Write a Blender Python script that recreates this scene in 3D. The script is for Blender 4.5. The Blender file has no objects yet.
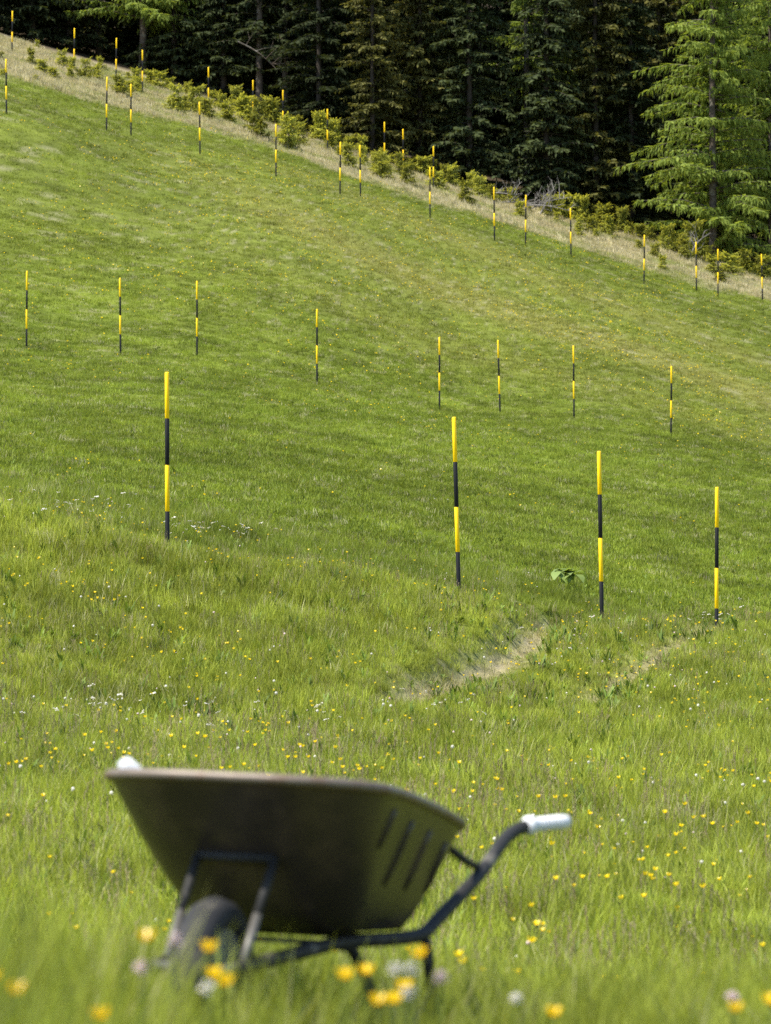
import bpy, bmesh, math, random
import numpy as np
from mathutils import Vector, Matrix, Euler

R = math.radians
scene = bpy.context.scene
COL = scene.collection
rng = np.random.default_rng(7)
random.seed(7)

# ------------------------------------------------------------------ camera
CAMZ = 1.0                       # world height of the lens
FPX, CU, CV = 3840.0, 385.5, 512.0
PITCH = math.atan(288.0 / FPX)
cam = bpy.data.cameras.new('camera')
cam.sensor_fit = 'VERTICAL'; cam.sensor_height = 36.0; cam.sensor_width = 27.1
cam.lens = 135.0
cam.clip_start = 0.2; cam.clip_end = 3000
cam.dof.use_dof = True
cam.dof.focus_distance = 48.0
cam.dof.aperture_fstop = 7.0
cam_o = bpy.data.objects.new('camera', cam); COL.objects.link(cam_o)
cam_o.location = (0, 0, CAMZ)
cam_o.rotation_euler = (math.pi / 2 + PITCH, 0, 0)
scene.camera = cam_o

# ------------------------------------------------------------------ sky, sun, exposure
SUN_EL, SUN_AZ = R(59), R(241)          # azimuth clockwise from +Y (view direction): from the left, a little in front
sd = Vector((math.sin(SUN_AZ) * math.cos(SUN_EL), math.cos(SUN_AZ) * math.cos(SUN_EL), math.sin(SUN_EL)))
world = bpy.data.worlds.new('World'); scene.world = world
world.use_nodes = True
wn = world.node_tree.nodes; wl = world.node_tree.links
sky = wn.new('ShaderNodeTexSky'); sky.sky_type = 'NISHITA'; sky.sun_disc = False
sky.sun_elevation = SUN_EL; sky.sun_rotation = SUN_AZ; sky.altitude = 1400
wl.new(sky.outputs[0], wn['Background'].inputs['Color'])
wn['Background'].inputs['Strength'].default_value = 0.15
sun = bpy.data.lights.new('sun', 'SUN'); sun.energy = 5.0; sun.angle = R(0.53); sun.color = (1.0, 0.94, 0.83)
sun_o = bpy.data.objects.new('sun', sun); COL.objects.link(sun_o)
sun_o.rotation_euler = sd.to_track_quat('Z', 'Y').to_euler()
sun_o.location = (-40, 20, 60)
vs = scene.view_settings
vs.view_transform = 'Standard'; vs.look = 'None'; vs.exposure = 1.09; vs.gamma = 1.0; vs.use_curve_mapping = False
scene.cycles.use_denoising = False
scene.cycles.max_bounces = 3
scene.cycles.diffuse_bounces = 2
scene.cycles.transmission_bounces = 4
scene.cycles.transparent_max_bounces = 4

# ------------------------------------------------------------------ helpers
cP, sP = math.cos(PITCH), math.sin(PITCH)
def unproject(u, v, d):
    x = (u - CU) / FPX * d; y = (CV - v) / FPX * d
    return Vector((x, d * cP - y * sP, d * sP + y * cP + CAMZ))
def project(p):
    y, z = p[1], p[2] - CAMZ
    d = y * cP + z * sP
    return CU + p[0] / d * FPX, CV - (z * cP - y * sP) / d * FPX, d

def vnoise(x, y, scale, seed=0):
    """smooth value noise 0..1"""
    x = np.asarray(x, float) / scale; y = np.asarray(y, float) / scale
    xi = np.floor(x); yi = np.floor(y); fx = x - xi; fy = y - yi
    fx = fx * fx * (3 - 2 * fx); fy = fy * fy * (3 - 2 * fy)
    def h(a, b):
        s = np.sin(a * 127.1 + b * 311.7 + seed * 74.7) * 43758.5453
        return s - np.floor(s)
    return (h(xi, yi) * (1 - fx) * (1 - fy) + h(xi + 1, yi) * fx * (1 - fy) +
            h(xi, yi + 1) * (1 - fx) * fy + h(xi + 1, yi + 1) * fx * fy)
def fbm(x, y, scale, seed=0):
    return (vnoise(x, y, scale, seed) * .55 + vnoise(x, y, scale / 2.1, seed + 3) * .28 + vnoise(x, y, scale / 4.3, seed + 7) * .17)
def sstep(a, b, x):
    t = np.clip((np.asarray(x, float) - a) / (b - a), 0, 1)
    return t * t * (3 - 2 * t)

def tag(o, label=None, cat=None, group=None, kind=None):
    if label: o['label'] = label
    if cat: o['category'] = cat
    if group: o['group'] = group
    if kind: o['kind'] = kind
    return o
def link(o, parent=None):
    COL.objects.link(o)
    if parent: o.parent = parent
    return o
def empty(name, loc=(0, 0, 0), rz=0.0):
    o = bpy.data.objects.new(name, None); COL.objects.link(o)
    o.empty_display_size = .2; o.location = loc; o.rotation_euler = (0, 0, rz)
    return o
def mesh_data(name, verts, faces, mats, smooth=False, fmat=None):
    me = bpy.data.meshes.new(name)
    me.from_pydata([tuple(map(float, v)) for v in verts], [], [tuple(f) for f in faces])
    for m in (mats if isinstance(mats, (list, tuple)) else [mats]): me.materials.append(m)
    if fmat is not None: me.polygons.foreach_set('material_index', np.asarray(fmat, dtype=np.int32))
    if smooth: me.polygons.foreach_set('use_smooth', np.ones(len(me.polygons), dtype=bool))
    me.update()
    return me
def obj(name, me, parent=None):
    return link(bpy.data.objects.new(name, me), parent)
def ordinal(n):
    w = ['first', 'second', 'third', 'fourth', 'fifth', 'sixth', 'seventh', 'eighth', 'ninth', 'tenth', 'eleventh', 'twelfth',
         'thirteenth', 'fourteenth', 'fifteenth', 'sixteenth', 'seventeenth', 'eighteenth', 'nineteenth']
    t = {2: 'twent', 3: 'thirt', 4: 'fort', 5: 'fift', 6: 'sixt', 7: 'sevent', 8: 'eight', 9: 'ninet'}
    if n >= 100: return 'hundred-and-' + ordinal(n - 100) if n > 100 else 'hundredth'
    if n <= 19: return w[n - 1]
    return t[n // 10] + ('ieth' if n % 10 == 0 else 'y-' + w[n % 10 - 1])

class MB:
    """collects tubes and boxes into one mesh"""
    def __init__(s): s.v = []; s.f = []; s.m = []
    def add(s, v, f, m=0):
        b = len(s.v); s.v += [tuple(p) for p in v]; s.f += [tuple(i + b for i in q) for q in f]; s.m += [m] * len(f)
    def tube(s, pts, rad, n=8, caps=True, m=0):
        pts = [Vector(p) for p in pts]
        rads = rad if isinstance(rad, (list, tuple)) else [rad] * len(pts)
        v = []; f = []; up = None
        for i, p in enumerate(pts):
            t = (pts[min(i + 1, len(pts) - 1)] - pts[max(i - 1, 0)]).normalized()
            if up is None:
                up = t.cross(Vector((0, 0, 1)) if abs(t.z) < .9 else Vector((1, 0, 0))).normalized()
            up = (up - t * up.dot(t)).normalized(); w = t.cross(up)
            for k in range(n):
                a = 2 * math.pi * k / n
                v.append(p + (up * math.cos(a) + w * math.sin(a)) * rads[i])
        for i in range(len(pts) - 1):
            for k in range(n):
                a, b = i * n + k, i * n + (k + 1) % n
                f.append((a, b, b + n, a + n))
        if caps:
            f.append(tuple(range(n))[::-1]); f.append(tuple((len(pts) - 1) * n + k for k in range(n)))
        s.add(v, f, m)
    def box(s, c, size, rot=None, m=0):
        c = Vector(c); M = rot or Matrix.Identity(3); v = []
        for z in (-.5, .5):
            for y in (-.5, .5):
                for x in (-.5, .5): v.append(c + M @ Vector((x * size[0], y * size[1], z * size[2])))
        s.add(v, [(0, 2, 3, 1), (4, 5, 7, 6), (0, 1, 5, 4), (2, 6, 7, 3), (0, 4, 6, 2), (1, 3, 7, 5)], m)
    def data(s, name, mats, smooth=True): return mesh_data(name, s.v, s.f, mats, smooth, s.m)
    def build(s, name, mats, parent=None, smooth=True): return obj(name, s.data(name, mats, smooth), parent)

def bez(pts, n=6):
    """Catmull-Rom through pts"""
    P = [Vector(p) for p in pts]; P = [P[0] * 2 - P[1]] + P + [P[-1] * 2 - P[-2]]; out = []
    for i in range(1, len(P) - 2):
        for k in range(n):
            t = k / n; a, b, c, d = P[i - 1:i + 3]
            out.append(.5 * ((2 * b) + (c - a) * t + (2 * a - 5 * b + 4 * c - d) * t * t + (3 * b - a - 3 * c + d) * t ** 3))
    out.append(P[-2]); return out

# ------------------------------------------------------------------ materials
def mat(name):
    m = bpy.data.materials.new(name); m.use_nodes = True
    n, l = m.node_tree.nodes, m.node_tree.links
    return m, n, l, n['Principled BSDF'], n['Material Output']
def nnew(n, t, **kw):
    x = n.new(t)
    for k, v in kw.items(): setattr(x, k, v)
    return x
def mixc(n, l, fac, a, b, blend='MIX'):
    x = n.new('ShaderNodeMix'); x.data_type = 'RGBA'; x.blend_type = blend
    for s, val in ((0, fac), (6, a), (7, b)):
        if hasattr(val, 'is_linked') or isinstance(val, bpy.types.NodeSocket): l.new(val, x.inputs[s])
        elif s == 0: x.inputs[0].default_value = val
        else: x.inputs[s].default_value = (*val, 1) if len(val) == 3 else val
    return x.outputs[2]
def noise(n, l, scale, detail=4, coord='Object', rough=.6):
    tc = n.new('ShaderNodeTexCoord'); t = n.new('ShaderNodeTexNoise')
    t.inputs['Scale'].default_value = scale; t.inputs['Detail'].default_value = detail; t.inputs['Roughness'].default_value = rough
    l.new(tc.outputs[coord], t.inputs['Vector']); return t.outputs['Fac']
def ramp(n, l, src, stops):
    r = n.new('ShaderNodeValToRGB'); l.new(src, r.inputs[0])
    e = r.color_ramp.elements
    while len(e) < len(stops): e.new(.5)
    for k, (p, c) in enumerate(stops):
        e[k].position = p; e[k].color = (*c, 1) if len(c) == 3 else (c[0],) * 3 + (1,)
    return r.outputs[0]

def leaf_mat(name, color=None, attr=None, trans=.45, rough=.55, var=.25, spec=.3, tipcol=None):
    """leaf/blade: diffuse + gloss + translucency; colour from an instance attribute or a constant, varied per instance"""
    m, n, l, bs, out = mat(name)
    if attr:
        a = nnew(n, 'ShaderNodeAttribute', attribute_type='INSTANCER', attribute_name=attr); c = a.outputs['Color']
    else:
        g = n.new('ShaderNodeRGB'); g.outputs[0].default_value = (*color, 1); c = g.outputs[0]
    if tipcol is not None:
        va = nnew(n, 'ShaderNodeAttribute', attribute_type='GEOMETRY', attribute_name='tip')
        c = mixc(n, l, va.outputs['Fac'], c, tipcol)
    oi = n.new('ShaderNodeObjectInfo'); mr = n.new('ShaderNodeMapRange')
    l.new(oi.outputs['Random'], mr.inputs['Value']); mr.inputs[3].default_value = 1 - var; mr.inputs[4].default_value = 1 + var
    sc = nnew(n, 'ShaderNodeVectorMath', operation='SCALE'); l.new(c, sc.inputs[0]); l.new(mr.outputs[0], sc.inputs['Scale'])
    c = sc.outputs[0]
    l.new(c, bs.inputs['Base Color']); bs.inputs['Roughness'].default_value = rough; bs.inputs['Specular IOR Level'].default_value = spec
    tr = n.new('ShaderNodeBsdfTranslucent')
    tc = mixc(n, l, 1.0, c, (1.25, 1.2, .55), 'MULTIPLY'); l.new(tc, tr.inputs[0])
    mx = n.new('ShaderNodeMixShader'); mx.inputs[0].default_value = trans
    l.new(bs.outputs[0], mx.inputs[1]); l.new(tr.outputs[0], mx.inputs[2]); l.new(mx.outputs[0], out.inputs[0])
    return m
def paint(name, color, rough=.4, var=.15, nscale=14, spec=.5, metal=0.0, dirt=None, dscale=6, dlo=.55, dhi=.75, bump=0):
    m, n, l, bs, out = mat(name)
    f = noise(n, l, nscale, 5)
    c = mixc(n, l, f, tuple(x * (1 - var) for x in color), tuple(min(1, x * (1 + var)) for x in color))
    if dirt:
        d = ramp(n, l, noise(n, l, dscale, 6), [(dlo, (0, 0, 0)), (dhi, (1, 1, 1))])
        c = mixc(n, l, d, c, dirt)
    l.new(c, bs.inputs['Base Color'])
    bs.inputs['Roughness'].default_value = rough; bs.inputs['Specular IOR Level'].default_value = spec; bs.inputs['Metallic'].default_value = metal
    if bump:
        b = n.new('ShaderNodeBump'); b.inputs['Strength'].default_value = bump; b.inputs['Distance'].default_value = .01
        l.new(f, b.inputs['Height']); l.new(b.outputs[0], bs.inputs['Normal'])
    return m

M = {}
M['yellow'] = paint('yellow_plastic', (.88, .55, .004), .45, .10, 9, .25, 0, (.60, .38, .03), 5, .62, .85)
M['black'] = paint('black_plastic', (.011, .0112, .012), .55, .3, 9, .15, 0, (.035, .033, .03), 6, .6, .85)
M['tub'] = paint('worn_steel_tub', (.036, .028, .024), .33, .4, 5, .5, .1, (.085, .062, .042), 6, .50, .72, .15)
M['rim'] = paint('worn_rim', (.15, .118, .09), .5, .4, 30, .5, .2, (.12, .06, .03), 18, .5, .7)
M['tube'] = paint('frame_paint', (.026, .025, .023), .55, .25, 12, .12, .0, (.16, .145, .115), 9, .55, .72)
M['bare'] = paint('bare_and_sunlit_steel', (.10, .095, .085), .5, .3, 16, .5, .3, (.07, .06, .045), 11, .5, .7)  # bare metal, and the painted-in sunlight on the lower stays
M['rubber'] = paint('tyre_rubber', (.016, .016, .017), .75, .25, 20, .3, 0, (.09, .08, .065), 14, .55, .75)
M['hub'] = paint('wheel_hub', (.10, .10, .095), .5, .3, 14, .5, .3, (.11, .055, .03), 10, .5, .7)
M['grip'] = paint('white_grip', (.60, .60, .60), .45, .05, 20, .4, 0, (.45, .43, .40), 14, .6, .8)
M['cloth'] = paint('pale_cloth', (.46, .48, .51), .8, .12, 12, .2, 0, None, 6, .5, .7, .4)
M['bark'] = paint('bark', (.075, .06, .048), .9, .5, 5, .1, 0, (.15, .14, .12), 3, .5, .7, .6)
M['dark_bark'] = paint('dark_bark', (.040, .033, .027), .9, .4, 5, .1, 0, (.07, .065, .055), 3, .55, .75, .6)
M['deadwood'] = paint('dead_wood', (.20, .185, .165), .85, .3, 8, .1, 0, (.09, .08, .07), 5, .5, .7, .4)
M['spruce'] = leaf_mat('spruce_needles', (.032, .043, .020), trans=.3, var=.3, rough=.75, spec=.08, tipcol=(.056, .070, .024))
M['spruce_lit'] = leaf_mat('spruce_needles_lit', (.056, .060, .022), trans=.3, var=.25, rough=.75, spec=.08, tipcol=(.18, .170, .046))  # bright olive tips: sunlight on the boughs put into the needle colour
M['larch'] = leaf_mat('larch_needles', (.165, .225, .042), trans=.45, var=.15, rough=.7, spec=.1, tipcol=(.28, .335, .07))
M['shrub'] = leaf_mat('young_spruce_needles', (.175, .195, .034), trans=.42, var=.35, rough=.7, spec=.1, tipcol=(.40, .385, .075))
M['grass'] = leaf_mat('grass_blades', attr='tint', trans=.42, var=.28, rough=.55, spec=.14)
M['stalk'] = leaf_mat('stalks', (.11, .15, .03), trans=.3, var=.2)
M['petal'] = leaf_mat('yellow_petals', (.88, .68, .015), trans=.35, var=.12, rough=.3, spec=.5)
M['deep_petal'] = leaf_mat('deep_yellow_petals', (.88, .60, .010), trans=.35, var=.12, rough=.3, spec=.4)
M['white_petal'] = leaf_mat('white_petals', (.62, .60, .55), trans=.35, var=.15, rough=.6)
M['pink_petal'] = leaf_mat('pink_petals', (.66, .53, .55), trans=.35, var=.2, rough=.6)
M['broad'] = leaf_mat('broad_leaves', (.20, .27, .07), trans=.4, var=.15)

# ground: thatch under the blades, darker than the sward tint; attributes dry (strip), path (bare track)
m, n, l, bs, out = mat('meadow_soil')
f1 = noise(n, l, 2.2, 8); f2 = noise(n, l, .22, 4); f3 = noise(n, l, 14, 6)
green = mixc(n, l, f1, (.070, .090, .014), (.135, .160, .026))
green = mixc(n, l, ramp(n, l, f2, [(.35, (0, 0, 0)), (.65, (1, 1, 1))]), green, (.110, .135, .022))
ag = nnew(n, 'ShaderNodeAttribute', attribute_type='GEOMETRY', attribute_name='sward')
green = mixc(n, l, .8, green, mixc(n, l, 1.0, ag.outputs['Color'], mixc(n, l, f1, (.38, .38, .38), (.82, .82, .82)), 'MULTIPLY'))
dry = mixc(n, l, f3, (.20, .165, .095), (.48, .42, .28))
pth = mixc(n, l, f3, (.20, .16, .085), (.42, .36, .22))
ad = nnew(n, 'ShaderNodeAttribute', attribute_type='GEOMETRY', attribute_name='dry')
ap = nnew(n, 'ShaderNodeAttribute', attribute_type='GEOMETRY', attribute_name='path')
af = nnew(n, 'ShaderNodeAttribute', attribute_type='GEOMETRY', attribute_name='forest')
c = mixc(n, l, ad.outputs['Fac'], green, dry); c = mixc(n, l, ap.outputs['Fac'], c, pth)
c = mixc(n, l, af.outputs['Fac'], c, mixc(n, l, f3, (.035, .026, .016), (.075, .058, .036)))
l.new(c, bs.inputs['Base Color']); bs.inputs['Roughness'].default_value = .95; bs.inputs['Specular IOR Level'].default_value = .1
b = n.new('ShaderNodeBump'); b.inputs['Strength'].default_value = .8; b.inputs['Distance'].default_value = .05
l.new(f3, b.inputs['Height']); l.new(b.outputs[0], bs.inputs['Normal'])
M['soil'] = m

# ------------------------------------------------------------------ terrain height function
ZC = lambda d, v: unproject(CU, v, d)
near = lambda a, b, c, e: [(-60, a - 1.2), (0, a), (3, a), (5.2, b), (7.3, -.60), (10.2, -.60), (12.5, c), (15, e)]
COLS = {
    -150: (near(-.62, -.52, -.70, -.72), [(19, 885), (25, 770), (31, 690), (35, 605), (38, 535), (40, 482), (41, 488), (44, 478), (46, 470), (55, 440), (70, 390), (85, 355), (100, 310), (125, 170), (143, 70), (187, 5)]),
    20: (near(-.62, -.52, -.72, -.76), [(19, 895), (25, 785), (31, 712), (35, 635), (38, 565), (40, 517), (41, 524), (44, 512), (46, 503), (55, 470), (70, 422), (85, 385), (100, 348), (125, 217), (143, 114), (187, 54)]),
    167: (near(-.66, -.56, -.72, -.78), [(19, 900), (25, 790), (31, 728), (35, 658), (38, 598), (40, 558), (41, 567), (44, 552), (46, 533), (55, 495), (70, 440), (85, 396), (102, 355), (125, 254), (150, 150), (187, 97)]),
    320: (near(-.72, -.64, -.76, -.80), [(19, 905), (25, 800), (31, 737), (35, 673), (38, 618), (41, 576), (43, 584), (46, 566), (55, 518), (70, 466), (85, 422), (104, 382), (125, 288), (149, 190), (187, 149)]),
    455: (near(-.74, -.66, -.80, -.82), [(19, 912), (25, 815), (31, 748), (35, 695), (38, 660), (41.4, 610), (42.8, 615), (46, 590), (55, 545), (70, 490), (85, 446), (107, 410), (130, 312), (155, 222), (187, 192)]),
    600: (near(-.76, -.68, -.86, -.86), [(19, 930), (25, 840), (31, 765), (36, 708), (40, 668), (43, 631), (44.2, 636), (48, 615), (55, 575), (70, 515), (85, 468), (107, 424), (130, 342), (160, 265), (187, 236)]),
    717: (near(-.76, -.68, -.92, -.90), [(19, 950), (21, 905), (27, 815), (36, 704), (41, 656), (45.6, 625), (48, 647), (52, 622), (60, 580), (75, 518), (90, 476), (111, 440), (135, 366), (165, 293), (187, 268)]),
    900: (near(-.76, -.70, -.95, -.95), [(19, 965), (21, 920), (27, 830), (36, 720), (41, 680), (45.6, 655), (48, 672), (52, 650), (60, 610), (75, 548), (90, 512), (111, 482), (135, 415), (168, 340), (187, 318)]),
}
YG = np.concatenate([[-2000, -60, -20], np.arange(-5, 60, .25), np.arange(60, 230, 1.0), [240, 260, 300, 360, 450, 700, 1000, 3000]])
def pchip(x, y, xi):
    x = np.asarray(x, float); y = np.asarray(y, float); h = np.diff(x); d = np.diff(y) / h; mm = np.zeros_like(y)
    for i in range(1, len(x) - 1):
        if d[i - 1] * d[i] > 0:
            w1 = 2 * h[i] + h[i - 1]; w2 = h[i] + 2 * h[i - 1]; mm[i] = (w1 + w2) / (w1 / d[i - 1] + w2 / d[i])
    mm[0], mm[-1] = d[0], d[-1]
    k = np.clip(np.searchsorted(x, xi) - 1, 0, len(x) - 2); t = (xi - x[k]) / h[k]
    return ((1 + 2 * t) * (1 - t) ** 2 * y[k] + t * (1 - t) ** 2 * h[k] * mm[k] + t * t * (3 - 2 * t) * y[k + 1] + t * t * (t - 1) * h[k] * mm[k + 1])
CA = np.array([(u - CU) / FPX for u in COLS]); TAB = []
for u, (nr, far) in COLS.items():
    P = [(-3000, nr[0][1] - 60 + CAMZ)] + [(y, z + CAMZ) for y, z in nr] + [(ZC(d, v).y, ZC(d, v).z) for d, v in far]
    y0, z0 = P[-1]
    P += [(230, z0 + .27 * (230 - y0)), (360, z0 + .27 * (230 - y0) + 42), (800, z0 + 160), (3200, z0 + 420)]
    TAB.append(pchip([p[0] for p in P], [p[1] for p in P], YG))
TAB = np.array(TAB)
# resample across the columns with Catmull-Rom for smooth contours
AF = np.linspace(CA[0], CA[-1], 61); T2 = []
for a in AF:
    i = int(np.clip(np.searchsorted(CA, a) - 1, 0, len(CA) - 2)); t = (a - CA[i]) / (CA[i + 1] - CA[i])
    p0 = TAB[max(i - 1, 0)]; p1 = TAB[i]; p2 = TAB[i + 1]; p3 = TAB[min(i + 2, len(CA) - 1)]
    T2.append(.5 * (2 * p1 + (p2 - p0) * t + (2 * p0 - 5 * p1 + 4 * p2 - p3) * t * t + (3 * p1 - p0 - 3 * p2 + p3) * t ** 3))
T2 = np.array(T2)
def base_h(x, y):
    x = np.asarray(x, float); y = np.asarray(y, float)
    a = np.where(y > 1, x / np.maximum(y, 1), x)
    # flatten towards the sides: a saturates smoothly outside the view
    a = np.clip(a, CA[0], CA[-1])
    fi = (a - AF[0]) / (AF[1] - AF[0]); i = np.clip(fi.astype(int), 0, len(AF) - 2); t = fi - i
    j = np.clip(np.searchsorted(YG, y) - 1, 0, len(YG) - 2); s = np.clip((y - YG[j]) / (YG[j + 1] - YG[j]), 0, 1)
    return ((T2[i, j] * (1 - s) + T2[i, j + 1] * s) * (1 - t) + (T2[i + 1, j] * (1 - s) + T2[i + 1, j + 1] * s) * t)
def hit(u, v, d0=14, d1=400, hf=base_h):
    """first ground point along the pixel's ray beyond d0"""
    d = np.geomspace(d0, d1, 3000)
    x = (u - CU) / FPX * d; yy = (CV - v) / FPX * d
    Y = d * cP - yy * sP; Z = d * sP + yy * cP + CAMZ
    k = np.nonzero(Z < hf(x, Y))[0]
    k = k[0] if len(k) else -1
    return Vector((x[k], Y[k], Z[k]))
def line_dist(x, y, pts):
    best = np.full(np.shape(x), 1e9); side = np.zeros(np.shape(x))
    for p, q in zip(pts[:-1], pts[1:]):
        dx, dy = q[0] - p[0], q[1] - p[1]; L = dx * dx + dy * dy
        t = np.clip(((x - p[0]) * dx + (y - p[1]) * dy) / L, 0, 1)
        D = np.hypot(x - p[0] - t * dx, y - p[1] - t * dy)
        sg = np.sign((x - p[0]) * dy - (y - p[1]) * dx)
        side = np.where(D < best, sg, side); best = np.minimum(best, D)
    return best, side
TRACK_A = [hit(u, v) for u, v in ((395, 698), (440, 683), (480, 667), (505, 654), (528, 637), (546, 624))]
TRACK_B = [hit(u, v) for u, v in ((575, 712), (610, 694), (645, 668), (675, 648), (705, 634), (740, 626))]
def h(x, y):
    z = base_h(x, y)
    dA, sA = line_dist(x, y, TRACK_A); dB, sB = line_dist(x, y, TRACK_B)
    z = z - .12 * np.exp(-(dA / .28) ** 2) - .10 * np.exp(-(dB / .25) ** 2)
    z = z + np.where(sA < 0, .17, 0) * np.exp(-(dA / .95) ** 2) * sstep(.02, .30, dA)
    z = z + np.where(sB > 0, .14, 0) * np.exp(-(dB / .7) ** 2) * sstep(.02, .3, dB)
    z = z + np.where(y > 12, np.where(y > 47, .25, 1), .35) * (.10 * (fbm(x, y, 2.6, 5) - .5) + .04 * (vnoise(x, y, .7, 9) - .5)) * sstep(3, 14, y) * sstep(0, 1, np.minimum(dA, dB))
    z = z + .5 * (fbm(x, y, 14, 2) - .5) * sstep(112, 125, y) * (1 - sstep(138, 146, y)) + .35 * (fbm(x, y, 5, 12) - .5) * sstep(165, 172, y)
    return z
def hz(x, y): return float(h(np.array([x], float), np.array([y], float))[0])

# border of the dry strip (lower edge) and forest edge as Y over X in the world
STRIP = [hit(u, v, 60) for u, v in ((-140, 38), (-60, 60), (0, 78), (60, 92), (104, 105), (190, 124), (300, 157), (340, 174), (430, 204), (490, 219), (560, 242), (640, 267), (700, 284), (771, 300), (900, 335))]
SX = np.array([p.x for p in STRIP]); SY = np.array([p.y for p in STRIP])
def strip_y(x): return np.interp(x, SX, SY)
def masks(x, y):
    j = (fbm(x, y, 3.0, 21) - .5) * 5
    dry = sstep(-1.0, 1.2, y - strip_y(x) + 1.2 + j * .7) * (.25 + .75 * sstep(.30, .58, fbm(x, y, 2.6, 23)))
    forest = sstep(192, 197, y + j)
    dA, sA_ = line_dist(x, y, TRACK_A); dB, _ = line_dist(x, y, TRACK_B)
    path = np.maximum(  .85 * np.exp(-(np.where(sA_ < 0, dA * 1.6, dA) / .17) ** 2), .72 * np.exp(-(dB / .20) ** 2)) * sstep(.30, .55, fbm(x, y, .5, 31) + .18)
    return dry, forest, path
BAND = [hit(u, v, 60) for u, v in ((180, 165), (270, 208), (340, 243), (410, 277), (485, 304), (580, 336), (665, 363), (735, 390), (900, 450))]

xs = np.unique(np.round(np.concatenate([np.arange(-7, 7.01, .14), np.arange(-30, 30.1, .6), np.arange(-80, 80.1, 4), np.geomspace(80, 420, 10), -np.geomspace(80, 420, 10)]), 3))
ys = np.unique(np.round(np.concatenate([[-160, -100, -50, -25, -12, -6, -3], np.arange(-1, 52, .14), np.arange(52, 200, .6), np.arange(200, 300, 5), np.geomspace(300, 480, 8)]), 3))
GX, GY = np.meshgrid(xs, ys)
GZ = h(GX.ravel(), GY.ravel())
nv = GX.size; nx, ny = len(xs), len(ys)
me = bpy.data.meshes.new('meadow')
idx = np.arange(nv).reshape(ny, nx)
quads = np.stack([idx[:-1, :-1], idx[:-1, 1:], idx[1:, 1:], idx[1:, :-1]], -1).reshape(-1, 4)
me.vertices.add(nv); me.vertices.foreach_set('co', np.stack([GX.ravel(), GY.ravel(), GZ], -1).ravel().astype(np.float32))
me.loops.add(quads.size); me.loops.foreach_set('vertex_index', quads.ravel().astype(np.int32))
me.polygons.add(len(quads)); me.polygons.foreach_set('loop_start', np.arange(0, quads.size, 4, dtype=np.int32))
me.polygons.foreach_set('use_smooth', np.ones(len(quads), dtype=bool))
me.update(calc_edges=True)
for nm, arr in zip(('dry', 'forest', 'path'), masks(GX.ravel(), GY.ravel())):
    at = me.attributes.new(nm, 'FLOAT', 'POINT'); at.data.foreach_set('value', arr.astype(np.float32))
me.materials.append(M['soil'])
tag(obj('meadow', me), 'grassy mountain meadow rising to the forest', 'meadow', kind='structure')

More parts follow.
